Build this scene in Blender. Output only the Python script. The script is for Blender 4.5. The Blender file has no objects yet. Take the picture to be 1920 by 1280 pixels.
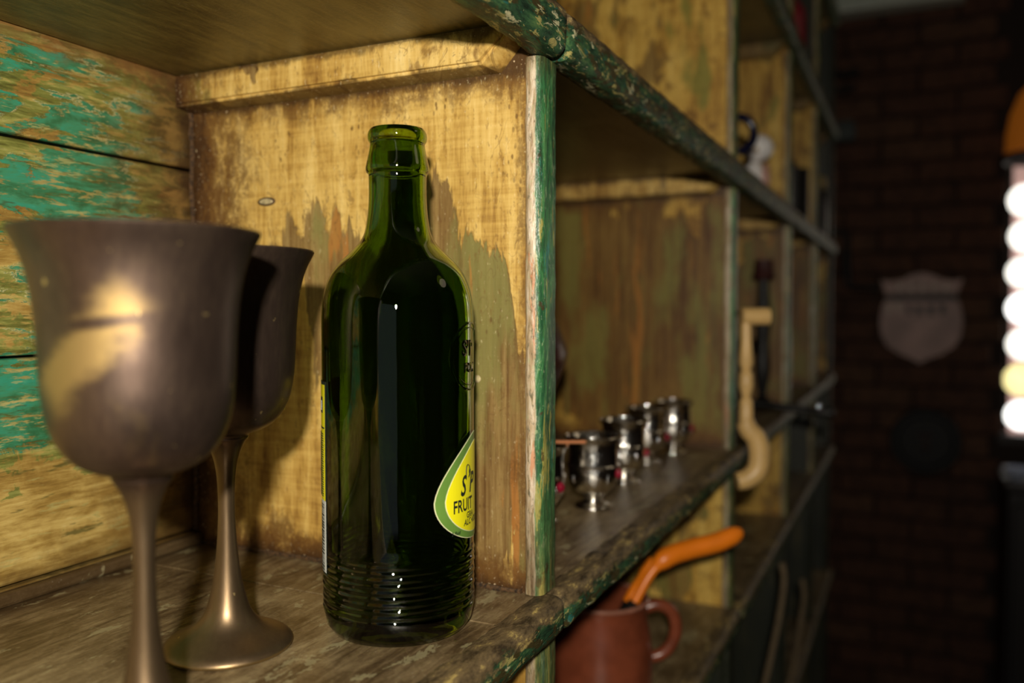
import bpy, bmesh, math, random
from mathutils import Vector, Matrix, noise
random.seed(7)
S = bpy.context.scene
COL = S.collection
PI = math.pi

# ------------------------------------------------------------------ camera
ZS = 1.25                      # height of the shelf the bottle stands on
F = 1585.0                     # focal length in pixels of a 1920 px wide frame
A = math.radians(25.3); P = math.radians(2.1)
CAM = Vector((0, 0, ZS + .156))
FW = Vector((math.cos(A)*math.cos(P), math.sin(A)*math.cos(P), -math.sin(P)))
RT = Vector((math.sin(A), -math.cos(A), 0))
UP = RT.cross(FW)
def ray(px, py): return FW + RT*((px-960)/F) + UP*((640-py)/F)
def at_d(px, py, d): return CAM + ray(px, py)*d               # depth along the lens axis
def at_x(px, py, x): r = ray(px, py); return CAM + r*(x/r.x)
def at_y(px, py, y): r = ray(px, py); return CAM + r*(y/r.y)
def at_z(px, py, z): r = ray(px, py); return CAM + r*((z-CAM.z)/r.z)

cd = bpy.data.cameras.new('camera'); cam = bpy.data.objects.new('camera', cd); COL.objects.link(cam)
cam.location = CAM; cam.rotation_euler = FW.to_track_quat('-Z', 'Y').to_euler()
cd.sensor_width = 36; cd.lens = F/1920*36; cd.clip_start = .01; cd.clip_end = 50
cd.dof.use_dof = True; cd.dof.focus_distance = .425; cd.dof.aperture_fstop = 4.4
S.camera = cam

# ------------------------------------------------------------------ light
S.view_settings.view_transform = 'Standard'
S.view_settings.look = 'None'
S.view_settings.gamma = 1
S.view_settings.use_curve_mapping = False
S.view_settings.exposure = 0.0
W = bpy.data.worlds.new('world'); S.world = W; W.use_nodes = True
W.node_tree.nodes['Background'].inputs[0].default_value = (1, .82, .6, 1)
W.node_tree.nodes['Background'].inputs[1].default_value = .006
def lamp(name, kind, loc, energy, color, **k):
    l = bpy.data.lights.new(name, kind); l.energy = energy; l.color = color
    for a, b in k.items(): setattr(l, a, b)
    o = bpy.data.objects.new(name, l); COL.objects.link(o); o.location = loc
    return o
lamp('camera_flash', 'POINT', CAM - FW*.15 - RT*.008 + UP*.085, 21.5, (1, .91, .77), shadow_soft_size=.012)
room = lamp('room_lamp', 'AREA', (1.2, -1.6, 2.55), .8, (1, .8, .55), shape='DISK', size=.5)
room.rotation_euler = (math.radians(25), 0, 0)
rear_fill = lamp('added_rear_fill', 'AREA', (-2.35, -.60, ZS-.05), 1.3, (.72, .86, 1), shape='RECTANGLE', size=1.5, size_y=1.5)  # unseen bluish panel added behind the camera for the bottle's hazy band
rear_fill.rotation_euler = (PI/2, 0, -PI/2)

# ------------------------------------------------------------------ material helper
class MT:
    def __init__(s, name):
        s.m = bpy.data.materials.new(name); s.m.use_nodes = True
        s.t = s.m.node_tree; s.N = s.t.nodes; s.b = s.N['Principled BSDF']
        s.co = s.N.new('ShaderNodeTexCoord').outputs['Object']
        sp = s.N.new('ShaderNodeSeparateXYZ'); s.t.links.new(s.co, sp.inputs[0])
        s.x, s.y, s.z = sp.outputs
    def put(s, inp, v):
        if isinstance(v, bpy.types.NodeSocket): s.t.links.new(v, inp)
        elif isinstance(v, (tuple, list)) and len(v) == 3 and inp.type == 'RGBA': inp.default_value = (*v, 1)
        else: inp.default_value = v
    def set(s, **k):
        for a, v in k.items(): s.put(s.b.inputs[a.replace('_', ' ')], v)
        return s
    def math(s, op, a, b=0.0, c=None, clamp=False):
        n = s.N.new('ShaderNodeMath'); n.operation = op; n.use_clamp = clamp
        s.put(n.inputs[0], a); s.put(n.inputs[1], b)
        if c is not None: s.put(n.inputs[2], c)
        return n.outputs[0]
    def scaled(s, sc, off=(0, 0, 0)):
        n = s.N.new('ShaderNodeMapping'); s.put(n.inputs[0], s.co); n.inputs['Scale'].default_value = sc
        n.inputs['Location'].default_value = off
        return n.outputs[0]
    def noise(s, sc, detail=4, rough=.6, dist=0, off=(0, 0, 0), lac=2):
        n = s.N.new('ShaderNodeTexNoise'); s.put(n.inputs['Vector'], s.scaled(sc if isinstance(sc, tuple) else (sc,)*3, off))
        n.inputs['Scale'].default_value = 1; n.inputs['Detail'].default_value = detail
        n.inputs['Roughness'].default_value = rough; n.inputs['Distortion'].default_value = dist
        n.inputs['Lacunarity'].default_value = lac
        return n.outputs['Fac']
    def vor(s, sc, off=(0, 0, 0)):
        n = s.N.new('ShaderNodeTexVoronoi'); s.put(n.inputs['Vector'], s.scaled(sc if isinstance(sc, tuple) else (sc,)*3, off))
        n.inputs['Scale'].default_value = 1
        return n.outputs['Distance']
    def ramp(s, f, stops, interp='LINEAR'):
        n = s.N.new('ShaderNodeValToRGB'); e = n.color_ramp.elements; n.color_ramp.interpolation = interp
        while len(e) > 1: e.remove(e[-1])
        for i, (p, c) in enumerate(stops):
            el = e[0] if i == 0 else e.new(p)
            el.position = p; el.color = (c, c, c, 1) if isinstance(c, (int, float)) else (*c, 1)
        s.put(n.inputs[0], f); return n.outputs[0]
    def step(s, v, lo, hi):                      # smooth 0..1
        n = s.N.new('ShaderNodeMapRange'); n.interpolation_type = 'SMOOTHSTEP'
        s.put(n.inputs[0], v); s.put(n.inputs[1], lo); s.put(n.inputs[2], hi)
        return n.outputs[0]
    def mix(s, f, a, b, mode='MIX'):
        n = s.N.new('ShaderNodeMix'); n.data_type = 'RGBA'; n.blend_type = mode
        s.put(n.inputs[0], f); s.put(n.inputs[6], a); s.put(n.inputs[7], b)
        return n.outputs[2]
    def bump(s, h, strength=.5, dist=.001):
        n = s.N.new('ShaderNodeBump'); n.inputs['Strength'].default_value = strength; n.inputs['Distance'].default_value = dist
        s.put(n.inputs['Height'], h); s.t.links.new(n.outputs[0], s.b.inputs['Normal'])
        return s
def add(m, *v):
    r = v[0]
    for q in v[1:]: r = m.math('ADD', r, q)
    return r
def mul(m, a, b): return m.math('MULTIPLY', a, b)
def sub(m, a, b): return m.math('SUBTRACT', a, b)
def mx(m, a, b): return m.math('MAXIMUM', a, b)
def mn(m, a, b): return m.math('MINIMUM', a, b)

def plain(name, col, rough=.5, metal=0, var=.15, scale=60, **k):
    m = MT(name); n = m.noise(scale, 4)
    c = m.mix(m.step(n, .3, .7), tuple(x*(1-var) for x in col), tuple(min(1, x*(1+var)) for x in col))
    m.set(Base_Color=c, Roughness=rough, Metallic=metal, **k)
    m.bump(n, .15, .0005)
    return m.m

OCH = [(.28, (.09, .036, .006)), (.40, (.25, .125, .026)), (.49, (.46, .275, .062)), (.58, (.62, .41, .115)), (.70, (.74, .53, .185)), (.85, (.82, .67, .33))]
DIRT = (.040, .018, .006)

def contour(pts, x, k):            # contour on a divider face given as image points -> ramp stops of y/.5 -> z/.5
    st = []
    for px, py in pts:
        p = at_x(px, py, x); st.append((p.y/.5, (p.z-ZS)/.5))
    st.sort(); return st

def ochre(name, kind, off=(0, 0, 0)):
    m = MT(name)
    g1 = m.noise((14, 70, 9), 5, .65, .4, off); g2 = m.noise((180, 420, 28), 4, .7, 0, off)
    cross = m.noise((60, 22, 330), 3, .6, 0, off); blot = m.noise((9, 9, 7), 5, .65, .3, off)
    f = add(m, mul(m, g1, .42), mul(m, g2, .2), mul(m, cross, .13), mul(m, blot, .40)); f = m.math('MULTIPLY_ADD', f, 1.45, -.30)
    col = m.ramp(f, OCH)
    sp = m.vor((300, 300, 150), off); spn = m.noise(24, 4, .6, 0, off)
    spots = mul(m, m.step(sp, .30, .16), m.step(spn, .52, .68))
    # exposed wood below flaking paint
    jag = add(m, mul(m, m.noise((1, 95, 17), 5, .62, .5, off), .10), mul(m, m.noise((1, 320, 60), 3, .6, 0, off), .022), -.061)
    if kind == 'near':
        up = contour([(352, 560), (430, 520), (500, 478), (528, 468), (545, 420), (570, 412), (598, 372), (612, 398), (640, 440),
                      (700, 440), (770, 345), (806, 332), (830, 372), (852, 430), (888, 424), (905, 468), (940, 470), (956, 510),
                      (963, 575), (968, 640), (986, 652)], .42, 1)
        lo = contour([(352, 560), (430, 540), (500, 550), (600, 610), (700, 800), (800, 1000), (850, 1120), (986, 1260)], .42, 1)
        yf = mul(m, m.y, 2)
        hi = mul(m, m.ramp(yf, up), .5); low = mul(m, m.ramp(yf, lo), .5)
        e = mn(m, sub(m, add(m, hi, jag), m.z), add(m, sub(m, m.z, low), mul(m, jag, 2)))
    elif kind == 'far':
        w = m.noise((9, 13, 9), 4, .6, .6, off)
        cy = m.math('ABSOLUTE', sub(m, m.y, .285)); cz = m.math('ABSOLUTE', sub(m, m.z, .15))
        e = sub(m, mul(m, sub(m, w, .36), .5), mx(m, sub(m, cy, .072), sub(m, cz, .064)))
        e = add(m, e, jag)
    else:
        w = m.noise((8, 15, 8), 5, .6, .4, off)
        e = add(m, mul(m, sub(m, w, .60), .3), mul(m, jag, .5))
    bare = m.step(e, -.0006, .0010); rim = mul(m, m.step(e, -.0045, -.0008), m.step(e, .0016, -.0002))
    wood = m.ramp(add(m, mul(m, m.noise((30, 210, 9), 5, .7, .3, off), .6), mul(m, blot, .4)),
                  [(.30, (.050, .022, .006)), (.43, (.14, .072, .020)), (.54, (.26, .165, .055)), (.70, (.42, .31, .12))])
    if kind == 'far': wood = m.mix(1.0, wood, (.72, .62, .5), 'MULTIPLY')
    wood = m.mix(mul(m, m.step(m.noise((12, 30, 9), 4, .6, 0, (3, 1, 2)), .46, .62), .75), wood, (.20, .19, .055))
    wood = m.mix(mul(m, m.step(m.noise((18, 70, 7), 4, .6, .3, (7, 5, 1)), .585, .66), .7), wood, (.42, .17, .035))
    if kind != 'near':
        bl = m.noise((26, 40, 26), 5, .62, .5, (3, 3, 9)); col = m.mix(mul(m, m.step(bl, .54, .62), .7), col, (.16, .075, .015))
        bo = m.noise((12, 22, 9), 3, .5, .3, (6, 3, 5)); col = m.mix(mul(m, m.step(bo, .62, .68), .8), col, (.20, .21, .05))
    col = m.mix(bare, col, wood)
    col = m.mix(mul(m, rim, .55), col, (.17, .09, .02))
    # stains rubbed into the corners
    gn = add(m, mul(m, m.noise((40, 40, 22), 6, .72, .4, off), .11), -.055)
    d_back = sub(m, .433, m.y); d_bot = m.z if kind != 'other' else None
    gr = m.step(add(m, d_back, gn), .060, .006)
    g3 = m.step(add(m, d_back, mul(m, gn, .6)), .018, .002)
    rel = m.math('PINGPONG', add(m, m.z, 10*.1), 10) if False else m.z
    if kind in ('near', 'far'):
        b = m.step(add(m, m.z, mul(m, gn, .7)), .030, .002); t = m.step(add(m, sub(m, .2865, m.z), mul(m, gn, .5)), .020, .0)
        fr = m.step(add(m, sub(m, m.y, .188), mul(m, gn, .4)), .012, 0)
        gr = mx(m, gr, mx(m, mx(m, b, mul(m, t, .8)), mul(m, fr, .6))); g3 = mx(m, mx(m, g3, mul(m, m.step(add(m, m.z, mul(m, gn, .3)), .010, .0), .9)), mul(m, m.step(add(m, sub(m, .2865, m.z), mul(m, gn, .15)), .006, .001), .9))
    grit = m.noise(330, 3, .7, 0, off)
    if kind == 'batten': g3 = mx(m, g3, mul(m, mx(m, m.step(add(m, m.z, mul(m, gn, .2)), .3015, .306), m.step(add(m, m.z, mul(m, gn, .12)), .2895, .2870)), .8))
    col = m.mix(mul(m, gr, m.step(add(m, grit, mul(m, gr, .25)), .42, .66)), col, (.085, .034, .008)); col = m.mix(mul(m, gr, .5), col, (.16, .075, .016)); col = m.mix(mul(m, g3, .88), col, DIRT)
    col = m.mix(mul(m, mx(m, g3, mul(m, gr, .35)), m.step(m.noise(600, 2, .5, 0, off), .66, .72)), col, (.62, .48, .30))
    col = m.mix(mul(m, m.step(m.noise((55, 130, 60), 6, .8, .3, (8, 8, 1)), .57, .68), .55), col, (.15, .065, .014))
    flk = m.step(m.noise((260, 420, 150), 3, .7, 0, (1, 6, 2)), .60, .70)
    col = m.mix(mul(m, flk, .5), col, (.16, .075, .018))
    col = m.mix(mul(m, m.step(m.noise((300, 500, 200), 3, .7, 0, (4, 6, 9)), .62, .72), .35), col, (.88, .76, .45))
    col = m.mix(mul(m, spots, .75), col, (.10, .045, .012))
    cr = m.math('ABSOLUTE', sub(m, m.noise((20, 60, 30), 3, .5, 1.2, (5, 5, 5)), .5))
    col = m.mix(mul(m, mul(m, m.step(cr, .010, .002), m.step(blot, .45, .6)), .5), col, (.12, .06, .02))
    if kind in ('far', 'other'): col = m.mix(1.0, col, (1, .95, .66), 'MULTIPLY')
    m.set(Base_Color=col, Roughness=m.math('MULTIPLY_ADD', g2, .25, .36), Specular_IOR_Level=.35)
    h = add(m, mul(m, g2, .5), mul(m, cross, .35), mul(m, bare, -.9), mul(m, g1, .5))
    m.bump(h, .55, .0008)
    return m.m

def teal_planks():
    m = MT('flaking_teal_paint')
    g = m.noise((28, 100, 260), 5, .7, .2); w = m.noise((13, 10, 30), 6, .66, .9); w2 = m.noise((22, 10, 55), 6, .66, .7, (4, 2, 7))
    w3 = m.noise((45, 10, 110), 4, .7, .5, (9, 2, 1))
    och = m.ramp(add(m, mul(m, g, .55), mul(m, w2, .45)), [(.33, (.12, .06, .012)), (.45, (.30, .19, .045)), (.56, (.50, .36, .11)), (.72, (.66, .53, .22))])
    olive = m.ramp(g, [(.34, (.045, .06, .012)), (.48, (.13, .17, .035)), (.58, (.24, .27, .07)), (.7, (.40, .40, .15))])
    teal = m.ramp(add(m, mul(m, w3, .6), mul(m, g, .4)), [(.32, (.012, .060, .025)), (.44, (.03, .14, .06)), (.53, (.045, .23, .12)), (.61, (.030, .26, .165)), (.70, (.08, .33, .20)), (.82, (.24, .38, .17))])
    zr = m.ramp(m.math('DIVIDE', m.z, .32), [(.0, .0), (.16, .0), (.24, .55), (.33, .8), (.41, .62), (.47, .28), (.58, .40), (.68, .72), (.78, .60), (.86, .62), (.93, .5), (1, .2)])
    cx = m.step(add(m, m.x, mul(m, sub(m, w, .5), .25)), .43, .325)
    e = sub(m, add(m, add(m, mul(m, w, .75), mul(m, w2, .38)), add(m, mul(m, zr, .40), mul(m, g, .30))), .925)
    e = sub(m, e, mul(m, m.math('SUBTRACT', 1, cx), .13))
    mt = m.step(e, -.004, .010)
    mo = m.step(add(m, mul(m, w2, .8), mul(m, zr, .3)), .50, .53)
    col = m.mix(mul(m, mo, .85), och, olive); col = m.mix(mul(m, mt, m.step(g, .34, .44)), col, teal)
    col = m.mix(mul(m, m.step(m.noise((40, 10, 240), 5, .75, .2, (7, 7, 7)), .54, .62), .75), col, och)
    rim = mul(m, m.step(e, -.022, -.002), m.step(e, .004, -.001))
    col = m.mix(mul(m, rim, m.step(w2, .45, .6)), col, (.55, .53, .25))
    sc = mul(m, m.step(m.noise((30, 10, 190), 4, .75, 0, (2, 8, 3)), .60, .66), .6); col = m.mix(sc, col, (.40, .38, .14))
    sd = mul(m, m.step(m.noise((24, 10, 150), 4, .75, 0, (5, 1, 3)), .60, .68), .7); col = m.mix(sd, col, (.05, .06, .015))
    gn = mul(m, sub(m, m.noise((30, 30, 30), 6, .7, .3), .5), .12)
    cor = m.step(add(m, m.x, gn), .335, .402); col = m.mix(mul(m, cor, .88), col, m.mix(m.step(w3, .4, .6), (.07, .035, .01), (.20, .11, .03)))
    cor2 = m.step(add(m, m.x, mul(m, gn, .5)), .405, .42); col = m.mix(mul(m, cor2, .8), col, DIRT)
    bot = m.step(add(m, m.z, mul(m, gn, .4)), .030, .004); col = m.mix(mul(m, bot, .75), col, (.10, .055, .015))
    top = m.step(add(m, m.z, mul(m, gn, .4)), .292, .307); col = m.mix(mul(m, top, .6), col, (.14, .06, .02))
    m.set(Base_Color=col, Roughness=.45, Specular_IOR_Level=.35)
    m.bump(add(m, mul(m, g, .8), mul(m, mt, .8), mul(m, rim, .6)), .6, .0009)
    return m.m

def flaking_green(name, axis):
    m = MT(name)
    st = {'z': (120, 120, 16), 'x': (48, 150, 150)}[axis]
    q = lambda k, off, d=5: m.noise(tuple(c*k for c in st), d, .68, .6, off)
    a, b, c, dd = q(1, (0, 0, 0)), q(.8, (3, 1, 5)), q(1.4, (8, 2, 1)), q(3, (1, 7, 3), 3)
    f = add(m, mul(m, a, .7), mul(m, dd, .3))
    green = m.ramp(f, [(.32, (.010, .028, .014)), (.45, (.020, .085, .035)), (.55, (.05, .19, .065)), (.66, (.14, .32, .11)), (.78, (.34, .46, .22))])
    if axis == 'z':
        col = green
        col = m.mix(m.step(b, .60, .63), col, (.035, .20, .15)); col = m.mix(mul(m, m.step(c, .57, .60), .85), col, (.34, .30, .07))
        col = m.mix(mul(m, m.step(m.noise((60, 60, 40), 5, .7, .5, (6, 6, 6)), .60, .62), .8), col, (.06, .035, .015))
        xe = add(m, m.x, mul(m, sub(m, m.noise((60, 60, 45), 5, .65, .4), .5), .010))
        # inner side has lost its green coat: pale primer with pinkish wood showing
        ye = add(m, m.y, mul(m, sub(m, m.noise((60, 60, 30), 5, .65, .4, (2, 2, 2)), .5), .004))
        pale = m.ramp(add(m, mul(m, c, .5), mul(m, dd, .5)), [(.36, (.20, .12, .06)), (.46, (.46, .34, .20)), (.56, (.66, .54, .40)), (.7, (.85, .80, .66))])
        pale = m.mix(mul(m, m.step(q(1.2, (9, 9, 2)), .60, .64), .8), pale, (.60, .25, .12))
        col = m.mix(m.step(ye, .1825, .1838), col, pale)
        fk = m.noise((420, 420, 160), 4, .75, .3, (3, 3, 3)); col = m.mix(mul(m, m.step(fk, .53, .66), .65), col, (.025, .045, .018)); col = m.mix(mul(m, m.step(fk, .42, .34), .5), col, (.42, .52, .28))
        ed = mx(m, m.step(add(m, m.z, mul(m, fk, .05)), .105, .02), m.step(add(m, m.z, mul(m, fk, .02)), .285, .305))
        col = m.mix(mul(m, ed, .6), col, m.ramp(c, [(.4, (.03, .02, .008)), (.5, (.12, .085, .025)), (.6, (.30, .24, .07))]))
    else:
        col = m.ramp(f, [(.34, (.008, .016, .009)), (.45, (.016, .045, .022)), (.55, (.035, .095, .040)), (.66, (.10, .19, .06)), (.78, (.26, .32, .12))])
        col = m.mix(mul(m, m.step(b, .52, .56), .9), col, (.055, .038, .012)); col = m.mix(mul(m, m.step(c, .575, .60), .9), col, (.38, .33, .11))
        col = m.mix(mul(m, m.step(q(1.1, (6, 3, 9)), .61, .63), .9), col, (.55, .52, .30)); col = m.mix(mul(m, m.step(q(.9, (1, 13, 9)), .62, .64), .8), col, (.02, .13, .11))
        gt = m.math('FRACT', 0)
    m.set(Base_Color=col, Roughness=.36 if axis == 'z' else .5, Specular_IOR_Level=.45 if axis == 'z' else .2)
    m.bump(add(m, a, mul(m, c, .8), mul(m, dd, .4)), .8, .0014)
    return m.m, col

def nosing_mat(name, ztop):
    m, _ = flaking_green(name, 'x')
    # bare rubbed wood along the upper arris
    t = m.node_tree; N = t.nodes; b = N['Principled BSDF']
    src = b.inputs['Base Color'].links[0].from_socket
    co = [n for n in N if n.type == 'TEX_COORD'][0].outputs['Object']
    sp = N.new('ShaderNodeSeparateXYZ'); t.links.new(co, sp.inputs[0])
    no = N.new('ShaderNodeTexNoise'); mpn = N.new('ShaderNodeMapping'); t.links.new(co, mpn.inputs[0]); mpn.inputs['Scale'].default_value = (50, 130, 130); no.inputs['Scale'].default_value = 1; no.inputs['Detail'].default_value = 8; no.inputs['Roughness'].default_value = .72; t.links.new(mpn.outputs[0], no.inputs[0])
    ma = N.new('ShaderNodeMath'); ma.operation = 'MULTIPLY_ADD'; t.links.new(no.outputs['Fac'], ma.inputs[0]); ma.inputs[1].default_value = .026; t.links.new(sp.outputs[2], ma.inputs[2])
    mr = N.new('ShaderNodeMapRange'); t.links.new(ma.outputs[0], mr.inputs[0]); mr.inputs[1].default_value = ztop+.0045; mr.inputs[2].default_value = ztop+.0075
    rp = N.new('ShaderNodeValToRGB'); e = rp.color_ramp.elements
    e[0].position = .38; e[0].color = (.035, .024, .012, 1); e[1].position = .64; e[1].color = (.44, .33, .11, 1)
    for pp, cc in ((.50, (.12, .085, .042, 1)), (.57, (.17, .12, .055, 1))): ee = e.new(pp); ee.color = cc; t.links.new(no.outputs['Fac'], rp.inputs[0])
    mi = N.new('ShaderNodeMix'); mi.data_type = 'RGBA'; t.links.new(mr.outputs[0], mi.inputs[0]); t.links.new(src, mi.inputs[6]); t.links.new(rp.outputs[0], mi.inputs[7])
    t.links.new(mi.outputs[2], b.inputs['Base Color'])
    return m

def board_mat(name, dark=False):
    m = MT(name)
    g = m.noise((30, 190, 60), 5, .7, .5); b = m.noise((16, 22, 10), 6, .68, .5); f = m.noise(520, 3, .6)
    v = add(m, mul(m, g, .4), mul(m, b, .48), mul(m, f, .12))
    if dark: col = m.ramp(v, [(.36, (.030, .024, .008)), (.46, (.095, .068, .016)), (.56, (.175, .125, .032)), (.68, (.26, .20, .06))])
    else: col = m.ramp(v, [(.36, (.035, .020, .009)), (.45, (.10, .065, .030)), (.53, (.19, .135, .068)), (.61, (.30, .23, .12)), (.72, (.44, .36, .22))])
    dust = mul(m, m.step(m.vor((420, 420, 420)), .14, .07), m.step(m.noise(30, 3), .5, .6))
    col = m.mix(mul(m, dust, .5), col, (.62, .56, .45))
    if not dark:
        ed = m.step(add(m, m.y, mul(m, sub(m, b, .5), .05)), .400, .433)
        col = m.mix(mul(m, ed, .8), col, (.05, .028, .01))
        col = m.mix(mul(m, m.step(m.noise((26, 60, 20), 5, .7, .4, (4, 4, 4)), .585, .61), .5), col, (.40, .36, .20))
    m.set(Base_Color=col, Roughness=m.math('MULTIPLY_ADD', b, .3, .22), Specular_IOR_Level=.5)
    m.bump(add(m, g, mul(m, f, .4), mul(m, b, .6)), .5, .0008)
    return m.m

M = {}
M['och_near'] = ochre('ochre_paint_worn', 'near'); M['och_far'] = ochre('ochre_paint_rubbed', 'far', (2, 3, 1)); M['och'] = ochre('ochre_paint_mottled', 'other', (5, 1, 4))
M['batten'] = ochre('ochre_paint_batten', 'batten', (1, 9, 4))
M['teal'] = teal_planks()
M['trim'] = flaking_green('flaking_green_paint', 'z')[0]
M['board'] = board_mat('worn_shelf_wood'); M['under'] = board_mat('dark_olive_underside', True)
M['black'] = plain('black_iron', (.012, .011, .010), .45, .3)
gm = MT('dark_green_brown'); gn_ = gm.noise((20, 60, 12), 5, .7, .4); gm.set(Base_Color=gm.ramp(gn_, [(.35, (.010, .014, .007)), (.52, (.016, .019, .009)), (.66, (.040, .036, .012)), (.8, (.12, .085, .025))]), Roughness=.5); gm.bump(gn_, .5, .001); M['dark_parts'] = gm.m  # darker green-brown for the low, top and far-end parts
M['caulk'] = plain('grimy_filler', (.060, .030, .010), .8, 0, .85, 500)

# ------------------------------------------------------------------ mesh helpers
def link(o, parent=None):
    COL.objects.link(o)
    if parent is not None: o.parent = parent
    return o
def mesh(name, bm, mat, parent=None, loc=None, smooth=False, norm=True):
    if norm: bmesh.ops.recalc_face_normals(bm, faces=bm.faces)
    me = bpy.data.meshes.new(name); bm.to_mesh(me); bm.free()
    if smooth:
        for p in me.polygons: p.use_smooth = True
        try: me.set_sharp_from_angle(angle=math.radians(40))
        except Exception: pass
    for x in (mat if isinstance(mat, list) else [mat]): me.materials.append(x)
    o = bpy.data.objects.new(name, me)
    if loc is not None: o.location = loc
    return link(o, parent)
def thing(name, label, cat, loc=(0, 0, 0), group=None, rz=0):
    o = bpy.data.objects.new(name, None); o.empty_display_size = .02; o.location = loc; o.rotation_euler = (0, 0, rz)
    o['label'] = label; o['category'] = cat
    if group: o['group'] = group
    return link(o)
def tag(o, label, cat, group=None):
    o['label'] = label; o['category'] = cat
    if group: o['group'] = group
    return o
def structure(o): o['kind'] = 'structure'; return o
def box(bm, x0, x1, y0, y1, z0, z1, bev=0, seg=1):
    r = bmesh.ops.create_cube(bm, size=1)
    bmesh.ops.scale(bm, vec=(x1-x0, y1-y0, z1-z0), verts=r['verts'])
    bmesh.ops.translate(bm, vec=((x0+x1)/2, (y0+y1)/2, (z0+z1)/2), verts=r['verts'])
    if bev:
        es = list({e for v in r['verts'] for e in v.link_edges})
        bmesh.ops.bevel(bm, geom=es, offset=bev, segments=seg, affect='EDGES', profile=.5)
    return bm
def B(*a, **k): return box(bmesh.new(), *a, **k)
def lathe(bm, prof, n=64, c=(0, 0, 0), closed=False, bumpf=None):
    rings = []
    for r, z in prof:
        if r < 1e-6: rings.append([bm.verts.new((c[0], c[1], c[2]+z))])
        else:
            ring = []
            for i in range(n):
                a = 2*PI*i/n; rr = r + (bumpf(a, z, r) if bumpf else 0)
                ring.append(bm.verts.new((c[0]+rr*math.cos(a), c[1]+rr*math.sin(a), c[2]+z)))
            rings.append(ring)
    prs = list(zip(rings, rings[1:])) + ([(rings[-1], rings[0])] if closed else [])
    for p, q in prs:
        for i in range(n):
            j = (i+1) % n
            if len(p) == 1 and len(q) == 1: continue
            if len(p) == 1: bm.faces.new((p[0], q[i], q[j]))
            elif len(q) == 1: bm.faces.new((p[i], p[j], q[0]))
            else: bm.faces.new((p[i], p[j], q[j], q[i]))
    return bm
def tube(bm, pts, rad, n=12, cap=True):
    pts = [Vector(p) for p in pts]; m = len(pts)
    rs = rad if isinstance(rad, (list, tuple)) else [rad]*m
    rings = []; up = None
    for i in range(m):
        t = (pts[min(i+1, m-1)]-pts[max(i-1, 0)]).normalized()
        if up is None: up = t.orthogonal().normalized()
        up = (up - t*up.dot(t)).normalized(); s = t.cross(up)
        rings.append([bm.verts.new(pts[i]+(up*math.cos(2*PI*k/n)+s*math.sin(2*PI*k/n))*rs[i]) for k in range(n)])
    for p, q in zip(rings, rings[1:]):
        for i in range(n): j = (i+1) % n; bm.faces.new((p[i], p[j], q[j], q[i]))
    if cap:
        for rg, sgn in ((rings[0], -1), (rings[-1], 1)):
            c = Vector((0, 0, 0))
            for v in rg: c += v.co
            bm.faces.new(rg)
    return bm
def spline(pts, k=8):
    pts = [Vector(p) for p in pts]; out = []
    for i in range(len(pts)-1):
        p0, p1, p2, p3 = pts[max(i-1, 0)], pts[i], pts[i+1], pts[min(i+2, len(pts)-1)]
        for j in range(k):
            t = j/k
            out.append(.5*((2*p1)+(p2-p0)*t+(2*p0-5*p1+4*p2-p3)*t*t+(3*p1-p0-3*p2+p3)*t**3))
    out.append(pts[-1]); return out
def interp(prof, k=4):
    lo = min(z for r, z in prof); return [(max(p.x, 0), max(p.z, lo)) for p in spline([(r, 0, z) for r, z in prof], k)]
def sweep(prof, p0, p1, axis, step=.004, amp=.0006, seed=0, taper=True):
    """prof: closed outline in the two other axes; rounded bar between p0 and p1 along axis with hand-worn unevenness"""
    bm = bmesh.new(); n = max(2, int((p1-p0)/step)); rings = []
    cu = sum(a for a, b in prof)/len(prof); cv = sum(b for a, b in prof)/len(prof)
    for i in range(n+1):
        t = p0+(p1-p0)*i/n; ring = []
        e = min(i, n-i)*(p1-p0)/n; k = 1 if not taper or e > .003 else (.72+.28*math.sqrt(max(0, 1-(1-e/.003)**2)))
        for a, b in prof:
            nz = noise.noise(Vector((t*60+seed, a*90, b*90)))*amp + noise.noise(Vector((t*240+seed, a*200, b*200)))*amp*.5
            a2 = cu+(a-cu)*k; b2 = cv+(b-cv)*k; d = math.hypot(a-cu, b-cv) or 1
            a2 += (a-cu)/d*nz; b2 += (b-cv)/d*nz
            ring.append(bm.verts.new((t, a2, b2) if axis == 'x' else (a2, b2, t)))
        rings.append(ring)
    for p, q in zip(rings, rings[1:]):
        for i in range(len(p)): j = (i+1) % len(p); bm.faces.new((p[i], p[j], q[j], q[i]))
    bm.faces.new(rings[0]); bm.faces.new(rings[-1])
    return bm
def rrect(x0, x1, y0, y1, r, k=4):
    out = []
    for cx, cy, a0 in ((x1-r, y1-r, 0), (x0+r, y1-r, 90), (x0+r, y0+r, 180), (x1-r, y0+r, 270)):
        for i in range(k+1): a = math.radians(a0+90*i/k); out.append((cx+r*math.cos(a), cy+r*math.sin(a)))
    return out

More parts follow.
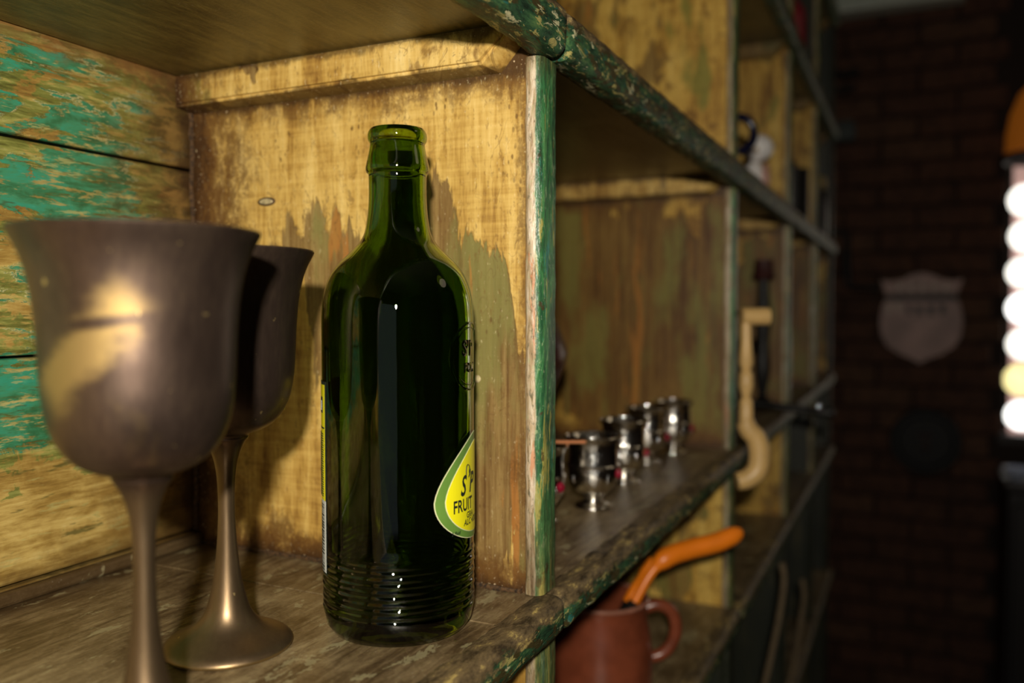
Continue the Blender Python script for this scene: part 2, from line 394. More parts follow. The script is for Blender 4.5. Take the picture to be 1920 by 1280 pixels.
# ------------------------------------------------------------------ room shell
MB_ = plain('mortar', (.028, .017, .012), .9, 0, .3, 90)
brick_m = []
for i, c in enumerate([(.088, .036, .018), (.070, .028, .014), (.105, .048, .024)]): brick_m.append(plain('red_brick_%s' % 'abc'[i], c, .8, 0, .35, 40))
XW = 3.2
wall_dark = plain('dark_plaster', (.035, .022, .018), .85)
structure(mesh('floor', B(-2.5, 4.2, -3, .5, -.06, 0), plain('dark_floorboards', (.05, .03, .018), .5, 0, .3, 8)))
structure(mesh('ceiling', B(-2.5, 4.2, -3, .5, 2.75, 2.81), plain('ceiling_paint', (.16, .14, .12), .8)))
structure(mesh('wall_left', B(-2.5, 4.2, .455, .5, 0, 2.75), plain('wall_paint_left', (.10, .08, .05), .8)))
structure(mesh('wall_rear', B(-2.56, -2.5, -3, .5, 0, 2.75), wall_dark))
structure(mesh('wall_right', B(-2.5, 4.2, -3.06, -3, 0, 2.75), wall_dark))
WY = -.275; WZ0, WZ1 = 1.00, 1.935; WY2 = -.83
bm = bmesh.new()
box(bm, XW, XW+.12, WY, .455, 0, 2.75); box(bm, XW, XW+.12, WY2, WY, 0, WZ0-.03); box(bm, XW, XW+.12, WY2, WY, WZ1+.03, 2.75); box(bm, XW, XW+.12, -3, WY2, 0, 2.75)
wf = structure(mesh('wall_far', bm, MB_))
k = 0; row = 0; z = .005
bm0 = {}
while z < 2.70:
    y = .45 + (.115 if row % 2 else 0)
    while y > WY+.02:
        y1 = min(y, .45); y0 = max(y-.222, WY+.004)
        if y1-y0 > .03:
            dx = random.uniform(-.002, .003)
            b = mesh('brick', B(XW-.012-dx, XW+.002, y0, y1, z, z+.066, bev=.003), brick_m[k % 3 if random.random() < .5 else 0], wf)
            k += 1
        y -= .232
    z += .0765; row += 1

# stained window of thick round glass, daylight behind it
wn = structure(mesh('window_1', (lambda b: (box(b, XW+.03, XW+.10, WY-.004, WY+.010, WZ0-.03, WZ1+.03), box(b, XW-.02, XW+.10, WY2, WY2+.03, WZ0-.03, WZ1+.03),
      box(b, XW-.02, XW+.10, WY2, WY+.012, WZ0-.03, WZ0), box(b, XW-.02, XW+.10, WY2, WY+.012, WZ1, WZ1+.03), b)[-1])(bmesh.new()), plain('dark_window_frame', (.02, .013, .01), .5)))
pane_mats = []
for nm, c, st in (('pale_glass', (1, .97, .86), 2.2), ('yellow_glass', (1, .86, .36), 1.5), ('rose_glass', (1, .85, .66), 1.5), ('clear_glass', (1, 1, .95), 2.8)):
    m = MT('backlit_'+nm); n = m.noise(30, 2)
    m.set(Base_Color=(.8, .8, .8), Roughness=.15, Emission_Color=m.mix(n, c, tuple(x*.8 for x in c)), Emission_Strength=st); pane_mats.append(m.m)
pinkg = MT('backlit_rose_backing'); pinkg.set(Base_Color=(.5, .3, .3), Emission_Color=(1, .62, .52), Emission_Strength=.40)
pr = .056
for cix in range(4):
    zc = WZ0+pr+.003 + (pr if cix % 2 else 0)
    while zc < WZ1-pr*.9:
        yc = WY-.002-pr-cix*pr*1.78 + random.uniform(-.006, .006)
        rr = pr*random.uniform(.86, .98)
        b = bmesh.new(); lathe(b, [(0, .010), (rr*.2, .009), (rr*.25, .003), (rr*.85, .004), (rr, 0), (rr*.9, -.004), (0, -.004)], 20)
        bmesh.ops.rotate(b, verts=b.verts, matrix=Matrix.Rotation(-PI/2, 3, 'Y')); bmesh.ops.translate(b, verts=b.verts, vec=(XW+.04, yc, zc))
        mesh('pane', b, random.choice(pane_mats), wn, smooth=True)
        zc += 2*pr+.006
mesh('leading', B(XW+.045, XW+.055, WY2, WY-.022, WZ0, WZ1), pinkg.m, wn)

# ------------------------------------------------------------------ the shelf unit
U = thing('shelf_unit', 'long open pigeonhole shelving in flaking ochre, teal and green paint', 'shelves', (0, .3, 0))
OFF = (0, -.3, ZS)            # parts keep coordinates measured from the bottle's shelf
def part(name, bm, mat, **k): return mesh(name, bm, mat, U, OFF, **k)
DX = [-.33, .42, .96, 1.43, 1.84, 2.22]; DT = .018
rows = [(-1.11, -.825), (-.80, -.515), (-.49, -.205), (-.18, -.014), (0, .307), (.318, .585), (.60, .86)]   # floor top, next underside
YB = .433; YF = .186
TW = (.416, .440)
# back planks
z = .0084-.1186*10; edges = [-1.25]
while z < .88: edges.append(z); z += .1186
edges = [e for e in edges]; edges[edges.index(min(edges, key=lambda e: abs(e-.0084)))] = .0084
edges = [(.131 if abs(e-.127) < .003 else .2486 if abs(e-.2456) < .004 else e) for e in edges] + [.885]
for i, (a, b_) in enumerate(zip(edges, edges[1:])):
    bm = B(DX[0], DX[-1]+.02, YB+random.uniform(0, .0012), YB+.016, a+.0008, b_-.0008, bev=.0016, seg=2)
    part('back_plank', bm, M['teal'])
part('back_skirting', B(DX[1]-.56, DX[1], YB-.006, YB+.001, 0, .0075, bev=.002, seg=2), M['board'])
# dividers
shelf_tops = [r[0] for r in rows] + [.875]
for r, (z0, z1) in enumerate(rows):
    for i, x in enumerate(DX):
        if i == 0 and r not in (3, 4, 5): pass
        mat = M['och_near'] if (r == 4 and i == 1) else M['och_far'] if r == 4 else M['dark_parts'] if r < 3 or (r == 3 and i > 3) or r == 6 or i == 5 else M['och']
        part('divider', B(x, x+DT, YF, YB, z0-.001, z1+.001), mat)
        if i > 0:                                   # batten carrying the shelf above, front end cut on a slant
            if z1-z0 > .2:
                bm = bmesh.new(); t = .0152; hb = .0195; y_c, y_e = .211, .192
                pr_ = [(YB, z1), (YB, z1-hb), (y_c, z1-hb), (y_e, z1-.003), (y_e, z1)]
                A_ = [bm.verts.new((x+.0005, y, z)) for y, z in [(YB, z1), (YB, z1-hb-.002), (y_c-.006, z1-hb-.002), (y_e-.004, z1-.003), (y_e-.004, z1)]]; B_ = [bm.verts.new((x-t, y, z)) for y, z in pr_]
                bm.faces.new(A_); bm.faces.new(B_)
                for a in range(5): b = (a+1) % 5; bm.faces.new((A_[a], A_[b], B_[b], B_[a]))
                bmesh.ops.bevel(bm, geom=[e for e in bm.edges if all(v in B_ for v in e.verts)], offset=.0018, segments=2, affect='EDGES')
                part('batten', bm, M['batten'])
        prof = rrect(x-.0035, x+.0205, .1795, .1905, .0048)
        bz = [z0+.0006, z1 - (.0155 if r not in (3,) else .008)]
        part('edge_trim', sweep(prof, bz[0], bz[1], 'z', seed=i*3+r*7, taper=False, amp=.0007), M['dark_parts'] if i == 5 or r < 3 else M['trim'], smooth=True)
# beads of old filler where the near panels meet
for nm, (p0, p1) in {'a': ((.4185, .4322, .009), (.4185, .4322, .286)), 'b': ((.4185, .432, .0012), (.4185, .192, .0012))}.items():
    pts = [Vector(p0).lerp(Vector(p1), i/60) for i in range(61)]
    pts = [p+Vector((noise.noise(p*90), noise.noise(p*90+Vector((5, 5, 5))), 0))*.0009 for p in pts]
    part('filler_bead', tube(bmesh.new(), pts, [.0015+.0009*noise.noise(p*160) for p in pts], 6), M['caulk'], smooth=True)
# shelves
nos_cache = {}
for r, (z0, z1) in enumerate(rows + [(.875, 0)]):
    zu = rows[r-1][1] if r else -1.125
    cuts = [DX[0], .371, .96+.009, 1.84+.009, DX[-1]+.02] if r == 4 else [DX[0], 1.43+.009, DX[-1]+.02]
    for a, b in zip(cuts, cuts[1:]):
        bm = B(a+.0006, b-.0006, .184, YB-.0022, zu, z0, bev=.0002)
        o = part('shelf_board', bm, [M['board'], M['under']])
        for p in o.data.polygons:
            if p.normal.z < -.5: p.material_index = 1
    zt = z0; zb = z0-.026 if r >= 5 else z0-.021
    mat = nosing_mat('flaking_nosing_paint_%s' % 'abcdefgh'[r], zt)
    ends = DX[:]
    for i in range(len(ends)-1):
        x0 = ends[i]+.0085+.0006 if i else ends[0]-.006; x1 = ends[i+1]+.0085-.0006 if i < len(ends)-2 else ends[-1]+.022
        prof = rrect(.1685, .1892, zb, zt+.0004, .0065)
        part('nosing', sweep(prof, x0, x1, 'x', step=.004 if (r in (4, 5) and i < 2) else .015, seed=r*11+i, amp=.0009), mat, smooth=True)
part('plinth', B(DX[0], DX[-1]+.02, .195, YB, -1.25, -1.125), M['under'])
# knot plug and nail hole in the near divider, screw in the second
def disc_on_divider(px, py, x, ry, rz, mat, name, dep=.0012):
    p = at_x(px, py, x); b = bmesh.new(); lathe(b, [(0, dep), (.8, dep), (1, dep*.3), (1, -.001)], 24)
    bmesh.ops.rotate(b, verts=b.verts, matrix=Matrix.Rotation(-PI/2, 3, 'Y'))
    for v in b.verts: v.co = Vector((x+v.co.x, p.y+v.co.y*ry, p.z-ZS+v.co.z*rz))
    part(name, b, mat, smooth=True)
plug_m = plain('pale_knot_plug', (.40, .33, .18), .5, 0, .4, 300)
disc_on_divider(500, 378, .42, .0072, .0028, M['caulk'], 'plug_seat', .0006)
disc_on_divider(500, 378, .42, .0056, .0020, plug_m, 'knot_plug', .0013)
disc_on_divider(895, 710, .42, .0022, .0022, plug_m, 'nail_head', .0006)

# ------------------------------------------------------------------ bottle
def zat(py, d): return .156 + d*(((640-py)/F)*math.cos(P) - math.sin(P))
bp = at_d(747, 0, .416); BX, BY = at_z(747, 1183, ZS).xy
BX, BY = (CAM + (FW*.416 + RT*(-213/F*.416))).xy
db = .416; mmpx = .2606e-3*1.0
prof_px = [(50, 249), (54, 255), (55.5, 263), (54.5, 270), (51.5, 275), (51.5, 280), (54, 295), (58.5, 315), (59.5, 322), (58.5, 328), (54.5, 333), (53.8, 345), (54, 376),
           (55.5, 400), (58, 420), (62, 440), (70, 456), (82, 470), (97, 485), (112, 500), (125, 518), (134, 540), (139.5, 565), (142, 600)]
outer = [(r*mmpx, zat(y, db)) for r, y in prof_px]
gl = MT('dark_green_bottle_glass')
gl.bump(gl.noise((35, 35, 18), 2, .5), .06, .004)
gl.set(Base_Color=(.20, .34, .013), Roughness=.0, Transmission_Weight=1.0, IOR=1.5, Specular_IOR_Level=.5)
R = 142*mmpx
low = [(0.0, .0060), (R*.45, .0040), (R*.70, .0008), (R*.80, 0), (R*.90, .0012), (R*.965, .0048), (R*.995, .0105)]
body = []
zz = .0125
while zz < .043:
    body.append((R + (.00022*math.sin(zz*2*PI/.0029)) * min(1, (.043-zz)/.008), zz)); zz += .0005
body += [(R, .046), (R, .09), (R, .13)]
full = low + body + interp(outer[::-1], 3)
inner = [(r-.0032, z) for r, z in interp([(o[0], o[1]) for o in outer], 3)]
inn = [(42*mmpx, outer[0][1]-.0004)] + [(min(max(r, .0095), (53.5*mmpx-.0030) if z > .212 else 1), z) for r, z in inner if z < outer[0][1]-.003] + [(R-.0032, .13), (R-.0032, .02), (R-.005, .0115), (R-.012, .0080), (R*.45, .0095), (0, .0115)]
BT = thing('glass_bottle', 'dark green glass bottle with crown-cap lip and a yellow label', 'bottle', (BX, BY, ZS+.0006))
def wav(a, z, r):
    if .012 < z < .045 and r > R*.95: return .00010*math.sin(a*9+z*1100)+.00008*math.sin(a*23-z*500)
    return 0
bm = lathe(bmesh.new(), full, 160, bumpf=wav)
nf = len(full)
lathe(bm, [full[-1]]+inn, 160)
bmesh.ops.remove_doubles(bm, verts=bm.verts, dist=1e-6)
mesh('bottle_body', bm, gl.m, BT, smooth=True)
# direction angles on the glass: phi measured from the side that faces the lens, + to the picture's right
FA = math.atan2(-BY, -BX)
def cyl(phi, z, r=R): a = FA+math.radians(phi); return Vector((r*math.cos(a), r*math.sin(a), z))
def patch(name, outline, mat, parent, r, thick=.00012, n=None, grid=3):
    """flat outline (phi degrees, z) wrapped on the glass; filled by horizontal strips"""
    bm = bmesh.new(); vs = [bm.verts.new((p*.0009, z, 0)) for p, z in outline]; f = bm.faces.new(vs)
    zs = [z for p, z in outline]; ps = [p for p, z in outline]
    k = math.ceil(min(ps)/grid)*grid
    while k < max(ps):
        g = bm.verts[:]+bm.edges[:]+bm.faces[:]; bmesh.ops.bisect_plane(bm, geom=g, plane_co=(k*.0009, 0, 0), plane_no=(1, 0, 0)); k += grid
    for v in bm.verts: v.co = cyl(v.co.x/.0009, v.co.y, r)
    g = bmesh.ops.extrude_face_region(bm, geom=bm.faces[:]); 
    for v in [x for x in g['geom'] if isinstance(x, bmesh.types.BMVert)]:
        s = (r-thick)/r; v.co = Vector((v.co.x*s, v.co.y*s, v.co.z))
    return mesh(name, bm, mat, parent)
yl = plain('yellow_label_paper', (.86, .80, .012), .35, 0, .02); gr_ = plain('green_label_border', (.13, .26, .045), .4, 0, .05)
cream = plain('cream_hairline', (.75, .75, .45), .4, 0, .02); ink = plain('black_print', (.012, .02, .012), .5, 0, .05); white = plain('white_label_paper', (.62, .64, .62), .5, 0, .03)
CP, CZ = 79.0, zat(936, .40)
def egg(s, n=56):
    out = []
    for i in range(n):
        a = 2*PI*i/n; ca, sa = math.cos(a), math.sin(a)
        hw = 54
        w = hw*ca*(1-.30*max(0, sa)**1.3); h = (.0300 if sa > 0 else .0216)*sa
        out.append((CP+w*s - (0), CZ+h*s - 0))
    return out
def shr(o, k, kz): return [(CP+(p-CP)*k, CZ+(z-CZ)*kz) for p, z in o]
e0 = egg(1)
lab = patch('front_label', e0, cream, BT, R+.00022)
patch('label_border', shr(e0, .985, .985), gr_, lab, R+.00030)
patch('label_line', shr(e0, .83, .86), cream, lab, R+.00038)
patch('label_field', shr(e0, .815, .845), yl, lab, R+.00046)
def text_on(body_, phi0, z0, h, parent, mat, r, shear=0, font_w=1.0, rot=False, name='lettering'):
    cu = bpy.data.curves.new('lettering', 'FONT'); cu.body = body_; cu.size = 1; cu.resolution_u = 3; cu.shear = shear; cu.offset = .022
    o = bpy.data.objects.new('t', cu); COL.objects.link(o)
    dg = bpy.context.evaluated_depsgraph_get(); me = bpy.data.meshes.new_from_object(o.evaluated_get(dg))
    bpy.data.objects.remove(o)
    bm = bmesh.new(); bm.from_mesh(me); bmesh.ops.triangulate(bm, faces=bm.faces)
    s = h/.72
    for v in bm.verts:
        x, y = v.co.x*s*font_w, v.co.y*s
        if rot: x, y = -y, x
        v.co = cyl(phi0 + math.degrees(x/R), z0+y, r)
    return mesh(name, bm, mat, parent, norm=False)
RL = R+.00062
zS = zat(928, .40)
text_on("S", 49.5, zS-.0008, .0096, lab, ink, RL, .28, .72)
text_on("\u2019", 58.5, zS+.001, .0100, lab, ink, RL, .2)
text_on("P", 62, zS-.0002, .0096, lab, ink, RL, .28, .8)
text_on("FRUIT", 41.5, zat(961, .40), .0060, lab, ink, RL, .0, .78)
text_on("GRA", 58, zat(977, .40), .0030, lab, ink, RL, .0, .9)
text_on("ALC 4.0%", 54, zat(990, .40), .0030, lab, ink, RL, .2, .9)
text_on("2 Fluid", 40, zat(1002, .40), .0018, lab, ink, RL, .2, .9)
# stalk drawn over the letters
st = [cyl(p, z, RL) for p, z in ((57.5, zS+.0085), (57.8, zS+.0118), (60, zS+.0132), (63, zS+.0118), (63.6, zS+.008))]
mesh('stalk_print', tube(bmesh.new(), spline(st, 6), .00022, 6), ink, lab)
# back label: yellow above, barcode below
RB = R+.00025
zt, zb, zm = zat(716, .405), zat(1076, .405), zat(938, .405)
bl = patch('back_label', [(-118, zb), (-66.5, zb), (-66.5, zt), (-118, zt)], ink, BT, RB)
patch('label_field', [(-117, zm), (-69, zm), (-69, zt-.0015), (-117, zt-.0015)], yl, bl, RB+.00008)
patch('label_field', [(-117, zb+.001), (-67.6, zb+.001), (-67.6, zm), (-117, zm)], white, bl, RB+.00008)
patch('emblem_print', [(-112, zat(775, .405)), (-74, zat(775, .405)), (-74, zat(745, .405)), (-112, zat(745, .405))], ink, bl, RB+.00016)
patch('emblem_print', [(-110, zat(770, .405)), (-77, zat(770, .405)), (-77, zat(752, .405)), (-110, zat(752, .405))], white, bl, RB+.00024)
patch('rule_print', [(-116, zat(804, .405)), (-69.2, zat(804, .405)), (-69.2, zat(801, .405)), (-116, zat(801, .405))], ink, bl, RB+.00016)
z = zat(930, .405); bm = bmesh.new(); random.seed(3)
while z < zat(812, .405):
    w = random.uniform(.5, .9)
    pts = [cyl(-72-j*3, z+.0002*math.sin(j*3+z*9000), RB+.0002) for j in range(int(10*w)+4)]
    tube(bm, pts, .00022, 4); z += .0011
mesh('fine_print', bm, ink, bl)
z = zat(1070, .405); bm = bmesh.new()
while z < zat(945, .405):
    h = random.choice([.0003, .0006, .001]); ps = [cyl(-71-j*3, z, RB+.0002) for j in range(13)]
    for a, b in zip(ps, ps[1:]):
        q = [a, b, b+Vector((0, 0, h)), a+Vector((0, 0, h))]; bm.faces.new([bm.verts.new(v) for v in q])
    z += h+random.choice([.0003, .0006])
mesh('barcode', bm, ink, bl)
# seal moulded in the glass
SC, SZ, SR = 67.0, zat(671, .40), .0160
rg = [cyl(SC+math.degrees(SR*1.12*math.cos(t)/R), SZ+SR*math.sin(t), R+.0001) for t in [2*PI*i/64 for i in range(65)]]
seal = mesh('moulded_seal', tube(bmesh.new(), rg, .00055, 8, cap=False), gl.m, BT, smooth=True)
rg = [cyl(SC+math.degrees((SR-.0022)*1.12*math.cos(t)/R), SZ+(SR-.0022)*math.sin(t), R) for t in [2*PI*i/64 for i in range(65)]]
mesh('seal_rim', tube(bmesh.new(), rg, .00028, 6, cap=False), gl.m, seal, smooth=True)
def emboss(txt, phi0, z0, h):
    o = text_on(txt, phi0, z0, h, seal, gl.m, R+.00035, name='moulded_lettering')
    bm = bmesh.new(); bm.from_mesh(o.data); g = bmesh.ops.extrude_face_region(bm, geom=bm.faces[:])
    for v in [x for x in g['geom'] if isinstance(x, bmesh.types.BMVert)]: s = (R-.0003)/(R+.00035); v.co.x *= s; v.co.y *= s
    bmesh.ops.recalc_face_normals(bm, faces=bm.faces); bm.to_mesh(o.data); bm.free()
emboss("S\u2019P", 53, SZ+.0005, .0075); emboss("POM", 56, SZ-.0075, .0045)

# ------------------------------------------------------------------ goblets
def goblet_mat(gold_reflection=False):
    m = MT('aged_bronze_painted_reflection' if gold_reflection else 'aged_bronze')
    n = m.noise((30, 30, 12), 5, .6, .5); f = m.noise((500, 500, 120), 3, .6); w = m.noise((22, 22, 16), 4, .6, .8, (3, 3, 3))
    col = m.ramp(add(m, mul(m, n, .7), mul(m, f, .3)), [(.3, (.070, .046, .036)), (.5, (.115, .078, .060)), (.7, (.18, .125, .085))])
    bare = mul(m, m.step(w, .60, .72), .22)
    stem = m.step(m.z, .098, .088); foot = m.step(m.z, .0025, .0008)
    brassy = mx(m, mx(m, bare, mul(m, stem, .28)), mul(m, foot, .8))  # yellower metal on the stem, foot edge and random patches
    col = m.mix(brassy, col, (.36, .25, .10))
    fl = mul(m, m.step(m.noise((160, 160, 160), 3), .70, .72), .8); col = m.mix(fl, col, (.62, .46, .20))
    ro = m.math('MULTIPLY_ADD', n, .18, .30)
    if gold_reflection:                                   # golden reflection painted into the bronze colour as a slanting patch
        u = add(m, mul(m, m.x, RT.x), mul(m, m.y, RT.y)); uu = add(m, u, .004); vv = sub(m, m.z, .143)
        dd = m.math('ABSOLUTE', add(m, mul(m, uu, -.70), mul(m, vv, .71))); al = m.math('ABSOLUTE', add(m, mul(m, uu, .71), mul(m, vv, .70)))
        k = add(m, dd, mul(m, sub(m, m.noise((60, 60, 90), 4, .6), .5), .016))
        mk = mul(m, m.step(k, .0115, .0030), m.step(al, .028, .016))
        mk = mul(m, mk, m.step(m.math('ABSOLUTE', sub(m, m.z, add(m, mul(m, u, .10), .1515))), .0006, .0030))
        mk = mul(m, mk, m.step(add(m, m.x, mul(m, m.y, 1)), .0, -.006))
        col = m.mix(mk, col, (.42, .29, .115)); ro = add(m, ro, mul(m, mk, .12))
    m.set(Base_Color=col, Metallic=.88, Roughness=ro)
    m.bump(f, .10, .0003)
    return m.m
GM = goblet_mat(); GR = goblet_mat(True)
gob = [(0, .0022), (.012, .0015), (.0268, 0), (.0288, .0003), (.0291, .0016), (.0272, .0038), (.0235, .0058), (.0175, .0088), (.0135, .0118), (.0105, .0162), (.0085, .022), (.0065, .031), (.0050, .042), (.0041, .054), (.0037, .066), (.0042, .079), (.0056, .0875),
       (.0078, .0935), (.0098, .0965), (.0102, .0975)]
bowl = [(.0100, .0975), (.0112, .0990), (.0165, .1008), (.0220, .1042), (.0264, .1098), (.0293, .1170), (.0309, .1260), (.0316, .1360), (.0322, .1485), (.0333, .1600), (.0350, .1690), (.0372, .1755), (.0397, .1805), (.0405, .1822)]
inb = [(.0402, .1830), (.0393, .1822), (.0364, .1755), (.0341, .1690), (.0324, .1600), (.0313, .1485), (.0306, .1360), (.0299, .1260), (.0283, .1175), (.0254, .1108), (.0210, .1060), (.0155, .1025), (0, .1012)]
def goblet(loc, label, rz, GM=GM):
    t = thing('goblet', label, 'goblet', loc, None, rz)
    mesh('stem', lathe(bmesh.new(), interp(gob, 4)+[(0, .0975)], 72), GM, t, smooth=True)
    mesh('bowl', lathe(bmesh.new(), [(0, .0975)]+interp(bowl, 4)+interp(inb, 4), 96), GM, t, smooth=True)
    return t
def base_at(px, d): p = CAM + FW*d + RT*((px-960)/F*d); return (p.x, p.y, ZS+.0006)
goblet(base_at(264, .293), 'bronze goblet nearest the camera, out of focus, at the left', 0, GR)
goblet(base_at(421, .388), 'bronze goblet standing in focus between the nearer goblet and the green bottle', 2.2)

# ------------------------------------------------------------------ silver cups in the next pigeonhole
silver = MT('polished_silver'); sn = silver.noise(170, 3)
silver.set(Base_Color=(.95, .92, .85), Metallic=1.0, Roughness=.15); silver.bump(sn, .7, .0012)
silver = silver.m
gem_m = plain('dark_red_gem', (.20, .004, .02), .08, 0, .1)
cup_prof = [(0, 0), (.0135, 0), (.0145, .0010), (.0130, .0024), (.0090, .0040), (.0070, .0060), (.0080, .0085), (.0130, .0120), (.0172, .0170), (.0194, .0240), (.0200, .0310), (.0196, .0390), (.0193, .0455), (.0202, .0510), (.0222, .0555), (.0226, .0562)]
cup_in = [(.0220, .0562), (.0200, .0520), (.0185, .0455), (.0187, .0390), (.0190, .0310), (.0180, .0250), (.0140, .0185), (0, .0150)]
def cup(px, d, rz, label):
    t = thing('silver_cup', label, 'cup', base_at(px, d), 'small silver cups in a row', rz)
    mesh('body', lathe(bmesh.new(), interp(cup_prof, 3)+interp(cup_in, 3), 48), silver, t, smooth=True)
    rng = [(.0199*math.cos(a), .0199*math.sin(a), .0335) for a in [2*PI*i/48 for i in range(49)]]
    mesh('band', tube(bmesh.new(), rng, .0013, 8, cap=False), silver, t, smooth=True)
    for k in range(8):
        a = k*PI/4
        m_ = mesh('leaf_mount', (lambda b: (bmesh.ops.create_icosphere(b, subdivisions=2, radius=1), [setattr(v, 'co', Vector((.0190*math.cos(a)+v.co.x*.0012, .0190*math.sin(a)+v.co.y*.0012, .0250+v.co.z*.0050))) for v in b.verts], b)[-1])(bmesh.new()), silver, t, smooth=True)
    for k in range(1):
        a = math.radians(-100 if px < 1050 else -80)-rz
        b = bmesh.new(); bmesh.ops.create_icosphere(b, subdivisions=2, radius=.0034)
        for v in b.verts: v.co = Vector((v.co.x+.0200*math.cos(a), v.co.y+.0200*math.sin(a), v.co.z*1.2+.0270))
        mesh('gem', b, gem_m, t, smooth=True)
    # rolled lip
    rng = [(.0224*math.cos(a), .0224*math.sin(a), .0562) for a in [2*PI*i/48 for i in range(49)]]
    mesh('lip', tube(bmesh.new(), rng, .0009, 8, cap=False), silver, t, smooth=True)
    return t
cup(1008, .622, 3.55, 'silver cup mostly hidden behind the green post, nearest of the row')
cup(1113, .668, .2, 'silver cup with the copper stick on its rim, second in the row')
cup(1171, .765, .9, 'silver cup third in the row, between the stick cup and two farther ones')
cup(1214, .862, 1.7, 'silver cup fourth in the row, next to last')
cup(1263, .925, 2.4, 'farthest silver cup in the row, close to the second divider')
a = Vector(base_at(1008, .622))+Vector((0, 0, .0583)); e = at_z(1098, 828, ZS+.0585)
dr = (e-a).normalized(); s0 = e-dr*.085
o = tag(mesh('copper_stick', tube(bmesh.new(), [s0, s0.lerp(e, .5), e], .0014, 12), plain('copper', (.80, .32, .14), .3, .6)), 'thin copper-coloured stick lying across the rims of two silver cups', 'stick')

# dark red vase behind the post
vz = thing('round_vase', 'dark maroon round vase half hidden behind the green post', 'vase', (.655, .342, ZS+.0006))
mar = plain('maroon_glaze', (.045, .008, .008), .25)
mesh('vase_body', lathe(bmesh.new(), interp([(r*1.28, z*1.05) for r, z in [(0, 0), (.033, 0), (.036, .004), (.038, .012), (.036, .035), (.044, .062), (.0600, .105), (.058, .125), (.048, .150), (.030, .168), (.022, .180), (.021, .190), (.027, .200), (.025, .201), (.019, .190), (.019, .180), (0, .175)]], 3), 48), mar, vz, smooth=True)

# ------------------------------------------------------------------ lower pigeonhole: mug with orange-handled tool
ZL = ZS-.18
mp = CAM + FW*.765 + RT*((1128-960)/F*.765)
mug = thing('terracotta_mug', 'red-brown glazed terracotta mug with round handle on the lower shelf', 'mug', (mp.x, mp.y, ZL+.0006), rz=0)
ter = plain('red_brown_glaze', (.17, .042, .018), .28, 0, .2, 40)
mesh('mug_body', lathe(bmesh.new(), [(r, z*.95) for r, z in interp([(0, 0), (.043, 0), (.047, .004), (.0475, .02), (.046, .04), (.0435, .056), (.042, .070), (.0432, .0765), (.0430, .0785), (.0405, .0775), (.0390, .070), (.0405, .055), (.043, .03), (.042, .010), (0, .007)], 3)], 64, c=(0, 0, 0)), ter, mug, smooth=True)
rg = [(.0425*math.cos(t), .0425*math.sin(t), .0738) for t in [2*PI*i/48 for i in range(49)]]
mesh('rim', tube(bmesh.new(), rg, .0020, 8, cap=False), plain('pale_rim_highlight', (.30, .13, .085), .2), mug, smooth=True)  # paler glaze colour stands for the highlight along the rim
hd = Vector((RT.x, RT.y, 0)).normalized()
pts = [hd*r+Vector((0, 0, z*.95)) for r, z in ((.039, .066), (.052, .070), (.064, .064), (.069, .050), (.066, .034), (.056, .022), (.042, .018))]
mesh('handle', tube(bmesh.new(), spline(pts, 6), .0058, 14), ter, mug, smooth=True)
org = plain('orange_plastic', (.80, .20, .008), .35, 0, .05)
pl = thing('pruning_pliers', 'tool with curved orange handles standing in the terracotta mug', 'tool', (mp.x, mp.y, ZL+.008))
o0 = Vector((mp.x, mp.y, ZL+.008))
h1 = [at_d(px, py, d)-o0 for px, py, d in ((1190, 1128, .765), (1218, 1078, .768), (1248, 1046, .773), (1290, 1030, .78), (1345, 1016, .785), (1390, 996, .79))]
mesh('handle', tube(bmesh.new(), spline(h1, 6), [.0045]*9+[.0060, .0078, .0088]+[.0092]*14+[.0088]*2+[.0078, .0062, .004], 14), org, pl, smooth=True)
h2 = [at_d(px, py, d)-o0 for px, py, d in ((1180, 1130, .772), (1192, 1108, .774), (1206, 1088, .778), (1216, 1068, .782), (1228, 1052, .784))]
mesh('handle', tube(bmesh.new(), spline(h2, 6), .0068, 14), org, pl, smooth=True)
ir = plain('dark_steel', (.05, .045, .04), .35, .8)
for hh, off in ((h1[0], .009), (h2[0], -.009)):
    mesh('jaw', tube(bmesh.new(), [hh, hh.lerp(Vector((0, off*.2, .02)), .6), Vector((0, off, .0055))], [.0056, .0050, .0035], 10), ir, pl, smooth=True)

# ------------------------------------------------------------------ beyond the second divider
def local(pts, o0): return [Vector(p)-Vector(o0) for p in pts]
# pale turned wooden brace hung from the front of the shelf
pine = plain('pale_turned_wood', (.62, .40, .15), .4, 0, .12, 25)
D1 = .845
o0 = at_d(1412, 905, D1)
br = thing('wooden_brace', 'pale turned wooden brace with cross handle at the shelf front', 'tool', o0)
mesh('cross_handle', tube(bmesh.new(), spline([at_d(px, 593, D1)-o0 for px in (1390, 1396, 1415, 1436, 1442)], 4), [.005]+[.0088]*15+[.006], 16), pine, br, smooth=True)
sp = []; rr = []
for py, r in ((600, .006), (640, .0066), (680, .0084), (694, .0052), (702, .0080), (722, .0086), (744, .0050), (752, .0078), (785, .0084), (798, .008)):
    sp.append(at_d(1399, py, D1)-o0); rr.append(r*.85)
mesh('spindle', tube(bmesh.new(), sp, rr, 16), pine, br, smooth=True)
ck = [at_d(px, py, D1)-o0 for px, py in ((1397, 790), (1404, 806), (1418, 822), (1424, 850), (1420, 880), (1402, 897), (1382, 902))]
cs = spline(ck, 5)
mesh('crank', tube(bmesh.new(), cs, [.0088+.0017*math.sin(i/len(cs)*PI) for i in range(len(cs))], 14), pine, br, smooth=True)
hk = at_d(1400, 588, D1)-o0
mesh('hanging_nail', tube(bmesh.new(), [hk, Vector((.970, .1790, hk.z+o0.z))-o0], .002, 8), M['black'], br, smooth=True)
